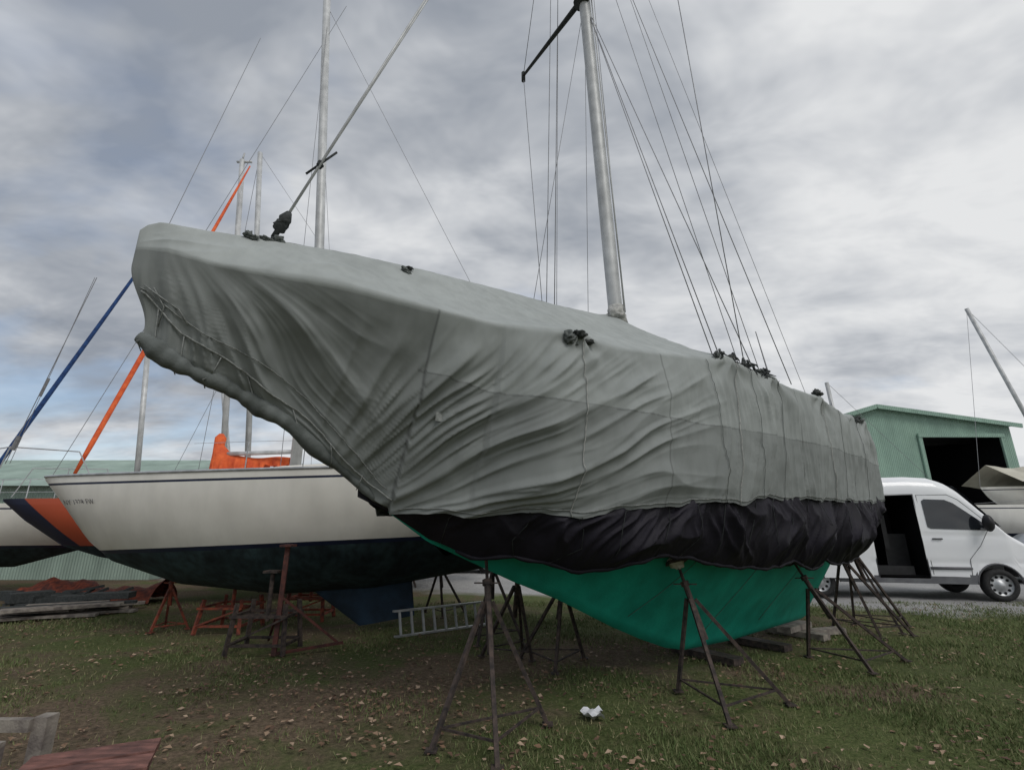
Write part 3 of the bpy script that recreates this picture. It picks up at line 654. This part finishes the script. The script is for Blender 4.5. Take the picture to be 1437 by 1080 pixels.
for x in (1.25,4.95):
    for side in(1,-1):
        mb=MB(); c=Vector(V(x,side*.89,.352)); ax=Vector((vn[0],vn[1],0))*side
        prof=[(.20,-.11),(.30,-.12),(.34,-.09),(.352,-.04),(.352,.04),(.34,.09),(.30,.115),(.235,.115),(.225,.09)]
        e1=Vector((vd[0],vd[1],0)); e2=Vector((0,0,1))
        mb.grid([[tuple(c+(e1*math.cos(t)+e2*math.sin(t))*r+ax*h) for r,h in prof] for t in np.linspace(0,2*math.pi,41)],0)
        prof=[(.228,.10),(.22,.06),(.17,.045),(.10,.055),(.07,.09),(.0,.095)]
        mb.grid([[tuple(c+(e1*math.cos(t)+e2*math.sin(t))*r+ax*h) for r,h in prof] for t in np.linspace(0,2*math.pi,41)],1)
        for k in range(10):
            t=k*math.pi/5; q_=c+(e1*math.cos(t)+e2*math.sin(t))*.175+ax*.052; mb.tube([q_-ax*.01,q_+ax*.008],.03,8,2)
        mb.tube([c-ax*.1,c-ax*.09],.33,20,2)
        mb.obj('wheel',['rubber','alu','dark'],van,True)
mb=MB(); mb.add([V(.3,-.8,.40),V(5.7,-.8,.40),V(5.7,.8,.40),V(.3,.8,.40)],[(0,1,2,3)]); mb.obj('underbody',['dark'],van)
mb=MB(); mb.lump(V(5.66,.80,1.0),(.12,.10,.13),2,.05); mb.obj('headlight',['glass'],van,True)

def car_mesh(ox,oy,ang,m):
    car=empty('parked_car')
    F=frame((ox,oy),ang); mb=MB(); xs=np.linspace(0,4.5,50)
    top=lambda x: np.interp(x,[0,.1,.9,1.2,1.9,3.1,3.8,4.3,4.5],[.6,.78,.95,1.0,1.42,1.45,1.0,.92,.6])
    belt=lambda x: np.interp(x,[0,.1,.9,1.2,3.8,4.3,4.5],[.6,.78,.9,.95,.97,.9,.6])
    def bot(x):
        b=.22
        for c in(.85,3.6):
            if abs(x-c)<.36: b=max(b,math.sqrt(.36**2-(x-c)**2)+.28)
        return b
    for s_ in(1,-1):
        G=[]
        for x in xs:
            t_=float(top(x)); be=min(float(belt(x)),t_); w=.88*float(np.interp(x,[0,.3,4.2,4.5],[.75,1,1,.75])); b_=min(bot(x),be)
            G.append([F(x,s_*w*.97,b_),F(x,s_*w,(b_+be)/2),F(x,s_*w*.96,be),F(x,s_*w*(.96-.22*(t_-be)/.5),t_-.02*(t_>be)),F(x,s_*w*.4,t_+.01),F(x,0,t_+.02)])
        mb.grid(G,lambda i,j: 1 if (j==2 and 1.2<xs[i]<3.75) else 0)
        if s_==1: fa,fb=G[0],G[-1]
        else: mb.grid([fa,G[0]]); mb.grid([fb,G[-1]])
    mb.obj('body',[m,'glass'],car,True)
    for x in(.85,3.6):
        for s_ in(1,-1):
            mb=MB(); a=Vector(F(x,s_*.70,.32));b=Vector(F(x,s_*.89,.32)); mb.tube([a,b],.32,20); mb.tube([b,b+(b-a)*.05],.19,14,1); mb.obj('wheel',['rubber','alu'],car,True)
M['silver']=mat('silver_paint',(.35,.38,.42),(.3,.33,.37),.3,.3,2,coat=.4)
car_mesh(15.0,16.5,math.radians(5),'silver')
car_mesh(-4.6,20.0,math.radians(4),'vwhite'); 

# ================================================================ buildings
bl=empty('green_metal_building')
yb=26; px,pz=19.3,7.75; X0=12.0; E0=5.7
mb=MB(); re=(26.3,6.75)
def ztp(x): return pz+(E0-pz)*(px-x)/(px-X0) if x<px else pz+(re[1]-pz)*(x-px)/(re[0]-px)
mb.add([(X0,yb,0),(px,yb,0),(px,yb,pz),(X0,yb,E0)],[(0,1,2,3)])
mb.add([(px,yb,0),(21.4,yb,0),(21.4,yb,ztp(21.4)),(px,yb,pz)],[(0,1,2,3)])
mb.add([(21.4,yb,6.2),(25.7,yb,6.2),(25.7,yb,ztp(25.7)),(21.4,yb,ztp(21.4))],[(0,1,2,3)])
mb.add([(25.7,yb,0),(26.3,yb,0),(26.3,yb,6.75),(25.7,yb,ztp(25.7))],[(0,1,2,3)])
mb.add([(26.3,yb,0),(26.3,56,0),(26.3,56,6.75),(26.3,yb,6.75)],[(0,1,2,3)])
mb.add([(X0,yb,0),(X0,56,0),(X0,56,E0),(X0,yb,E0)],[(0,1,2,3)]); mb.add([(X0,56,0),(26.3,56,0),(26.3,56,6.7),(px,56,pz),(X0,56,E0)],[(0,1,2,3,4)])
mb.obj('walls',['gwall'],bl)
mb=MB(); 
mb.add([(X0-.3,25.7,E0-.06),(px,25.7,pz+.08),(px,56.4,pz+.08),(X0-.3,56.4,E0-.06)],[(0,1,2,3)]); mb.add([(px,25.7,pz+.08),(26.7,25.7,6.80),(26.7,56.4,6.80),(px,56.4,pz+.08)],[(0,1,2,3)])
mb.obj('roof',['groof'],bl)
mb=MB(); mb.beam((px,25.68,pz+.02),(26.7,25.68,6.72),.05,.22); mb.beam((X0-.3,25.68,E0-.12),(px,25.68,pz+.02),.05,.22)
mb.box((21.4,25.93,3.1),(.18,.1,6.2)); mb.box((25.7,25.93,3.1),(.18,.1,6.2)); mb.box((23.55,25.9,6.25),(4.5,.1,.2)); mb.obj('trim',['gwall'],bl)
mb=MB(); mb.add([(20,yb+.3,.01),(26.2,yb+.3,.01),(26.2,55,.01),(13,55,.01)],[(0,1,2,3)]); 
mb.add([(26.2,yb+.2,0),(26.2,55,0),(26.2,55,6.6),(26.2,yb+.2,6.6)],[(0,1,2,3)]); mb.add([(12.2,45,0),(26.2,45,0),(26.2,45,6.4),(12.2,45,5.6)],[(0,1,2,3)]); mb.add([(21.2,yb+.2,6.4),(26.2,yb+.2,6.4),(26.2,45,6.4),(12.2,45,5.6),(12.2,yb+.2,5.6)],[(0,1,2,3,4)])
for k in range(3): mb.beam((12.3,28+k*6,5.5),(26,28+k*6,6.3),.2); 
mb.obj('interior',['dark'],bl)  # black liner added to darken the doorway, shade put into its colour
mb=MB(); 
for k in range(4): mb.box((22+k*.9,28+k,.6+.3*k),(.8,1,1.2+.6*k))
mb.obj('stored_goods',['greyp'],bl)
sh=empty('pale_green_shed'); mb=MB()
mb.add([(-34,17,0),(-11.6,17,0),(-11.6,17,3.0),(-34,17,3.0)],[(0,1,2,3)]); mb.add([(-11.6,17,0),(-11.6,27,0),(-11.6,27,3.0),(-11.6,22,4.4),(-11.6,17,3.0)],[(0,1,2,3,4)]); mb.obj('walls',['pgwall'],sh)
mb=MB(); mb.add([(-34.3,16.6,2.92),(-11.3,16.6,2.92),(-11.3,22,4.45),(-34.3,22,4.45)],[(0,1,2,3)]); mb.add([(-34.3,22,4.45),(-11.3,22,4.45),(-11.3,27.4,2.92),(-34.3,27.4,2.92)],[(0,1,2,3)]); mb.obj('roof',['pgwall'],sh)
dist_boat(18.9,20.5,.12,8,(24.1,21.8,2.0),(21.6,21.8,11.6),'beige',3.15)
dist_boat(14.5,21.5,.3,7,(14.75,22,2.0),(14.45,22,8.0),None,1.8)
dist_boat(15.6,18.4,.05,6.5,(19,18.7,2.0),(19.1,18.7,2.6),None,2.35)

def treeline():
    vs=[];fs=[]
    for k in range(5200):
        x=rng.uniform(-130,140); y=rng.uniform(88,100); H=5.5+2.2*perlin(x*.08,0.)+1.2*perlin(x*.33,3.)
        z=rng.uniform(0,1)**.7*H; s=rng.uniform(.5,1.3)
        c=np.array([x,y,z]); 
        t=rng.normal(size=3);t/=np.linalg.norm(t); u=np.cross(t,rng.normal(size=3));u/=np.linalg.norm(u)
        o=len(vs); vs+= [tuple(c+t*s),tuple(c+u*s*.8),tuple(c-t*s*.9),tuple(c-u*s)]; fs.append((o,o+1,o+2,o+3))
    me=bpy.data.meshes.new('distant_trees'); me.from_pydata(vs,[],fs); me.materials.append(mat('bare_autumn_foliage',(.10,.085,.06),(.05,.055,.035),.9,0,.2))
    o=bpy.data.objects.new('distant_trees',me); sc.collection.objects.link(o)
treeline()

# ================================================================ GROUND
gm=bpy.data.materials.new('lawn_and_gravel'); gm.use_nodes=True; nt=gm.node_tree; b=nt.nodes['Principled BSDF']; b.inputs['Roughness'].default_value=.95; b.inputs['Specular IOR Level'].default_value=.15
tc=nt.nodes.new('ShaderNodeTexCoord')
def NZ(scale,detail=4,rough=.6,loc=(0,0,0),dist=0):
    n=nt.nodes.new('ShaderNodeTexNoise'); n.inputs['Scale'].default_value=scale; n.inputs['Detail'].default_value=detail; n.inputs['Roughness'].default_value=rough; n.inputs['Distortion'].default_value=dist
    mp=nt.nodes.new('ShaderNodeMapping'); mp.inputs['Location'].default_value=loc; nt.links.new(tc.outputs['Object'],mp.inputs['Vector']); nt.links.new(mp.outputs['Vector'],n.inputs['Vector']); return n.outputs['Fac']
def RAMP(fac,stops):
    r=nt.nodes.new('ShaderNodeValToRGB'); e=r.color_ramp.elements
    while len(e)<len(stops): e.new(.5)
    for el,(p,c) in zip(e,stops): el.position=p; el.color=(*c,1)
    nt.links.new(fac,r.inputs['Fac']); return r.outputs['Color']
def MIX(f,a,b_,bt='MIX'):
    m=nt.nodes.new('ShaderNodeMix'); m.data_type='RGBA'; m.blend_type=bt
    if isinstance(f,(int,float)): m.inputs[0].default_value=f
    else: nt.links.new(f,m.inputs[0])
    nt.links.new(a,m.inputs[6]); nt.links.new(b_,m.inputs[7]); return m.outputs[2]
green=RAMP(NZ(28,5,.75),[(.3,(.048,.066,.020)),(.5,(.092,.116,.040)),(.7,(.17,.175,.08))])
brown=RAMP(NZ(22,5,.8,(5,2,0)),[(.3,(.062,.046,.032)),(.5,(.145,.108,.074)),(.72,(.28,.205,.14))])
patch=NZ(.75,4,.65,(1.3,4.2,0),.6)
sepx=nt.nodes.new('ShaderNodeSeparateXYZ'); nt.links.new(tc.outputs['Object'],sepx.inputs[0])
X=sepx.outputs['X'];Y=sepx.outputs['Y']
bare=MATH('MULTIPLY',MATH('SUBTRACT',.7,MATH('ABSOLUTE',MATH('MULTIPLY',MATH('SUBTRACT',MATH('SUBTRACT',Y,MATH('MULTIPLY',X,.55)),6.6),.35))),.28)
def POW2(v): return MATH('MULTIPLY',v,v)
ex_=MATH('MULTIPLY',MATH('SUBTRACT',X,3.9),1/.9); ey_=MATH('MULTIPLY',MATH('SUBTRACT',Y,5.75),1/.38)
dirt=MATH('MULTIPLY',MATH('SUBTRACT',1.0,MATH('ADD',POW2(ex_),POW2(ey_))),.25)
left=MATH('MULTIPLY',MATH('SUBTRACT',1.8,X),.013)
pm=MATH('ADD',MATH('ADD',MATH('ADD',patch,MATH('MAXIMUM',bare,0)),left),MATH('MAXIMUM',dirt,0))
pr=nt.nodes.new('ShaderNodeMapRange'); pr.inputs[1].default_value=.49; pr.inputs[2].default_value=.71; nt.links.new(pm,pr.inputs[0])
fine=NZ(6,4,.7,(9,1,0)); pf=MATH('ADD',pr.outputs[0],MATH('MULTIPLY',MATH('SUBTRACT',fine,.5),.9),True)
soil=MIX(pf,green,brown)
gravel=RAMP(NZ(40,5,.8,(2,8,0)),[(.3,(.20,.195,.19)),(.5,(.37,.365,.36)),(.7,(.53,.525,.51))])
edge=MATH('ADD',MATH('SUBTRACT',MATH('ADD',Y,MATH('MULTIPLY',X,.33)),13.0),MATH('MULTIPLY',MATH('SUBTRACT',NZ(.5,4,.6,(3,3,0)),.5),3.0))
gmask=MATH('MULTIPLY',edge,1.1,True)
far=nt.nodes.new('ShaderNodeMapRange'); far.inputs[1].default_value=42; far.inputs[2].default_value=60; nt.links.new(Y,far.inputs[0])
gmask=MATH('MULTIPLY',gmask,MATH('SUBTRACT',1.0,far.outputs[0]),True)
col=MIX(gmask,soil,gravel)
big=RAMP(NZ(.35,3,.6,(7,7,0)),[(.3,(.75,.75,.75)),(.7,(1.15,1.15,1.15))])
col=MIX(1.0,col,big,'MULTIPLY')
nt.links.new(col,b.inputs['Base Color'])
bp=nt.nodes.new('ShaderNodeBump'); bp.inputs['Strength'].default_value=.9; bp.inputs['Distance'].default_value=.03
nt.links.new(MATH('ADD',NZ(35,4,.8),MATH('MULTIPLY',NZ(6,3,.6),1.5)),bp.inputs['Height']); nt.links.new(bp.outputs['Normal'],b.inputs['Normal'])
xs_=np.concatenate([[-400,-100],np.linspace(-20,20,160),[100,400]]); ys_=np.concatenate([[-100,-10],np.linspace(0,20,120),[60,400]])
XX,YY=np.meshgrid(xs_,ys_,indexing='ij'); ZZ=(.022*perlin(XX*.7,YY*.7,2)+.012*perlin(XX*2.1,YY*2.1,4))*sm(19-np.abs(XX),0,3)*sm(YY,0.2,1)*sm(YY,19.5,14)-.012
fast_grid('ground',np.stack([XX,YY,ZZ],-1),gm,None,flip=True)
def blades(n):
    y=2.6+9.5*rng.random(n)**1.25; x=(rng.random(n)*2-1)*(y*1.15+.6)
    den=perlin(x*.75+1.3,y*.75+4.2,8)*.9+perlin(x*3,y*3,9)*.5 + np.clip(x*.07,-.3,.3)
    under=np.exp(-((y-.55*x-6.6)/1.5)**2)*.45+.8*np.exp(-((x-3.9)/.8)**2-((y-5.75)/.35)**2)
    keep=(rng.random(n)<np.clip(.45+den-under,.05,1)); x=x[keep];y=y[keep];den=den[keep];n=len(x)
    h=rng.uniform(.012,.036,n)*(1+.5*np.clip(den,-.5,.8))*(.9+.03*y); an=rng.random(n)*6.283; w=rng.uniform(.0022,.0045,n)*(.8+.12*y)
    ln=rng.normal(0,.7,(n,2))*h[:,None]
    dx=np.cos(an)*w;dy=np.sin(an)*w; z0=np.full(n,-.015)
    v=np.zeros((n,3,3)); v[:,0]=np.stack([x-dx,y-dy,z0],-1); v[:,1]=np.stack([x+dx,y+dy,z0],-1); v[:,2]=np.stack([x+ln[:,0],y+ln[:,1],h],-1)
    me=bpy.data.meshes.new('grass'); me.vertices.add(n*3); me.vertices.foreach_set('co',v.reshape(-1).astype(np.float32))
    me.loops.add(n*3); me.loops.foreach_set('vertex_index',np.arange(n*3,dtype=np.int32)); me.polygons.add(n)
    me.polygons.foreach_set('loop_start',np.arange(0,n*3,3,dtype=np.int32)); me.polygons.foreach_set('loop_total',np.full(n,3,np.int32)); me.update(calc_edges=True)
    r=np.repeat(np.clip(rng.random(n)*.65+.42*(.5-den*.5),0,1),3); at=me.attributes.new('rnd','FLOAT','POINT'); at.data.foreach_set('value',r.astype(np.float32))
    m=bpy.data.materials.new('grass_blades'); m.use_nodes=True; t=m.node_tree; bb=t.nodes['Principled BSDF']; bb.inputs['Roughness'].default_value=.7; bb.inputs['Specular IOR Level'].default_value=.2
    a_=t.nodes.new('ShaderNodeAttribute'); a_.attribute_name='rnd'; rr=t.nodes.new('ShaderNodeValToRGB'); e=rr.color_ramp.elements; e[0].color=(.075,.120,.036,1); e[1].color=(.29,.245,.145,1); e[1].position=.92; k=e.new(.52); k.color=(.14,.17,.068,1)
    t.links.new(a_.outputs['Fac'],rr.inputs['Fac']); t.links.new(rr.outputs['Color'],bb.inputs['Base Color']); me.materials.append(m)
    o=bpy.data.objects.new('grass',me); sc.collection.objects.link(o)
blades(250000)
def leaves(n):
    y=2.8+9*rng.random(n)**1.1; x=(rng.random(n)*2-1)*(y*1.1+.5)
    den=perlin(x*.8,y*.8,15)+.6*np.exp(-((x+.9)/2.6)**2)*np.exp(-((y-5.8)/2.2)**2); k=rng.random(n)<np.clip(.24+den*.9,.04,1); x=x[k];y=y[k];n=len(x)
    vs=[];fs=[];rn=[]
    for i in range(n):
        s=rng.uniform(.011,.034); an=rng.random()*6.28; c=np.array([x[i],y[i],rng.uniform(.005,.03)])
        t=np.array([math.cos(an),math.sin(an),rng.uniform(-.3,.3)]); u=np.array([-math.sin(an),math.cos(an),rng.uniform(-.3,.3)])
        o=len(vs); up=np.array([0,0,rng.uniform(.0,.5)*s])
        vs+=[tuple(c-t*s),tuple(c-t*.2*s+u*s*.7+up),tuple(c+t*s*1.1+up*.3),tuple(c-t*.1*s-u*s*.7+up),tuple(c)]
        fs+=[(o,o+4,o+1),(o+1,o+4,o+2),(o+2,o+4,o+3),(o+3,o+4,o)]; rn+=[rng.random()]*5
    me=bpy.data.meshes.new('fallen_leaves'); me.from_pydata(vs,[],fs); at=me.attributes.new('rnd','FLOAT','POINT'); at.data.foreach_set('value',rn)
    m=bpy.data.materials.new('dead_leaves'); m.use_nodes=True; t=m.node_tree; bb=t.nodes['Principled BSDF']; bb.inputs['Roughness'].default_value=.8
    a_=t.nodes.new('ShaderNodeAttribute'); a_.attribute_name='rnd'; rr=t.nodes.new('ShaderNodeValToRGB'); e=rr.color_ramp.elements; e[0].color=(.08,.045,.03,1); e[1].color=(.42,.31,.22,1); k=e.new(.6); k.color=(.20,.12,.07,1)
    t.links.new(a_.outputs['Fac'],rr.inputs['Fac']); t.links.new(rr.outputs['Color'],bb.inputs['Base Color']); me.materials.append(m)
    o=bpy.data.objects.new('fallen_leaves',me); sc.collection.objects.link(o)
leaves(15000)

# ================================================================ WORLD
w=bpy.data.worlds.new('World'); sc.world=w; w.use_nodes=True; nt=w.node_tree; nt.nodes.clear()
out=nt.nodes.new('ShaderNodeOutputWorld'); tc=nt.nodes.new('ShaderNodeTexCoord')
sky=nt.nodes.new('ShaderNodeTexSky'); sky.sky_type='NISHITA'; sky.sun_disc=False; sky.sun_elevation=math.radians(50); sky.sun_rotation=math.radians(150)
bg=nt.nodes.new('ShaderNodeBackground'); bg.inputs['Strength'].default_value=.15; nt.links.new(sky.outputs[0],bg.inputs['Color'])
sep=nt.nodes.new('ShaderNodeSeparateXYZ'); nt.links.new(tc.outputs['Generated'],sep.inputs[0])
zz=MATH('ADD',MATH('MAXIMUM',sep.outputs['Z'],0),.24)
cx=MATH('DIVIDE',sep.outputs['X'],zz); cy=MATH('DIVIDE',sep.outputs['Y'],zz)
comb=nt.nodes.new('ShaderNodeCombineXYZ'); nt.links.new(cx,comb.inputs[0]); nt.links.new(cy,comb.inputs[1])
def WN(scale,detail,rough,loc,rot=.0,sx=1,sy=1,dist=0):
    mp=nt.nodes.new('ShaderNodeMapping'); mp.inputs['Location'].default_value=loc; mp.inputs['Rotation'].default_value=(0,0,rot); mp.inputs['Scale'].default_value=(sx,sy,1); nt.links.new(comb.outputs[0],mp.inputs['Vector'])
    n=nt.nodes.new('ShaderNodeTexNoise'); n.inputs['Scale'].default_value=scale; n.inputs['Detail'].default_value=detail; n.inputs['Roughness'].default_value=rough; n.inputs['Distortion'].default_value=dist; nt.links.new(mp.outputs[0],n.inputs['Vector']); return n.outputs['Fac']
c1=WN(1.0,5,.56,(4.6,2.2,0),.5,1,1.4,.3); c2=WN(3.2,4,.6,(5,1,0),.4,1,1.5,.3)
cc=MATH('ADD',MATH('MULTIPLY',c1,.62),MATH('MULTIPLY',c2,.38))
dirb=MATH('MULTIPLY',sep.outputs['X'],.10); cc2=MATH('ADD',MATH('ADD',cc,dirb),MATH('MULTIPLY',MATH('SUBTRACT',.55,sep.outputs['Z']),.12))
cr=RAMP(cc2,[(.36,(.29,.32,.37)),(.45,(.42,.445,.485)),(.53,(.58,.60,.63)),(.64,(.78,.79,.80))])
bg2=nt.nodes.new('ShaderNodeBackground'); bg2.inputs['Strength'].default_value=1.0; nt.links.new(cr,bg2.inputs['Color'])
gap=WN(1.3,4,.55,(8.3,3.1,0),.4,1,1.8,.2)
gp=MATH('ADD',MATH('ADD',gap,MATH('MULTIPLY',sep.outputs['X'],-.12)),MATH('MULTIPLY',MATH('SUBTRACT',.3,sep.outputs['Z']),.25))
mr=nt.nodes.new('ShaderNodeMapRange'); mr.inputs[1].default_value=.54; mr.inputs[2].default_value=.74; mr.inputs[3].default_value=1; mr.inputs[4].default_value=.5; nt.links.new(gp,mr.inputs[0])
ms=nt.nodes.new('ShaderNodeMixShader'); nt.links.new(mr.outputs[0],ms.inputs[0]); nt.links.new(bg.outputs[0],ms.inputs[1]); nt.links.new(bg2.outputs[0],ms.inputs[2]); nt.links.new(ms.outputs[0],out.inputs['Surface'])
sd=bpy.data.lights.new('sun','SUN'); sd.energy=1.3; sd.angle=math.radians(26); sd.color=(1,.97,.93); so=bpy.data.objects.new('sun',sd); sc.collection.objects.link(so)
so.rotation_euler=(math.radians(40),0,math.radians(30))
cd=bpy.data.cameras.new('camera'); cd.sensor_width=36; cd.lens=36*700/1437; cd.clip_end=2000; cd.clip_start=.05
co=bpy.data.objects.new('camera',cd); sc.collection.objects.link(co); co.location=(0,0,1.6); co.rotation_euler=(math.pi/2+math.atan2(200,700),0,0); sc.camera=co
sc.view_settings.view_transform='Standard'; sc.view_settings.look='None'; sc.view_settings.exposure=0
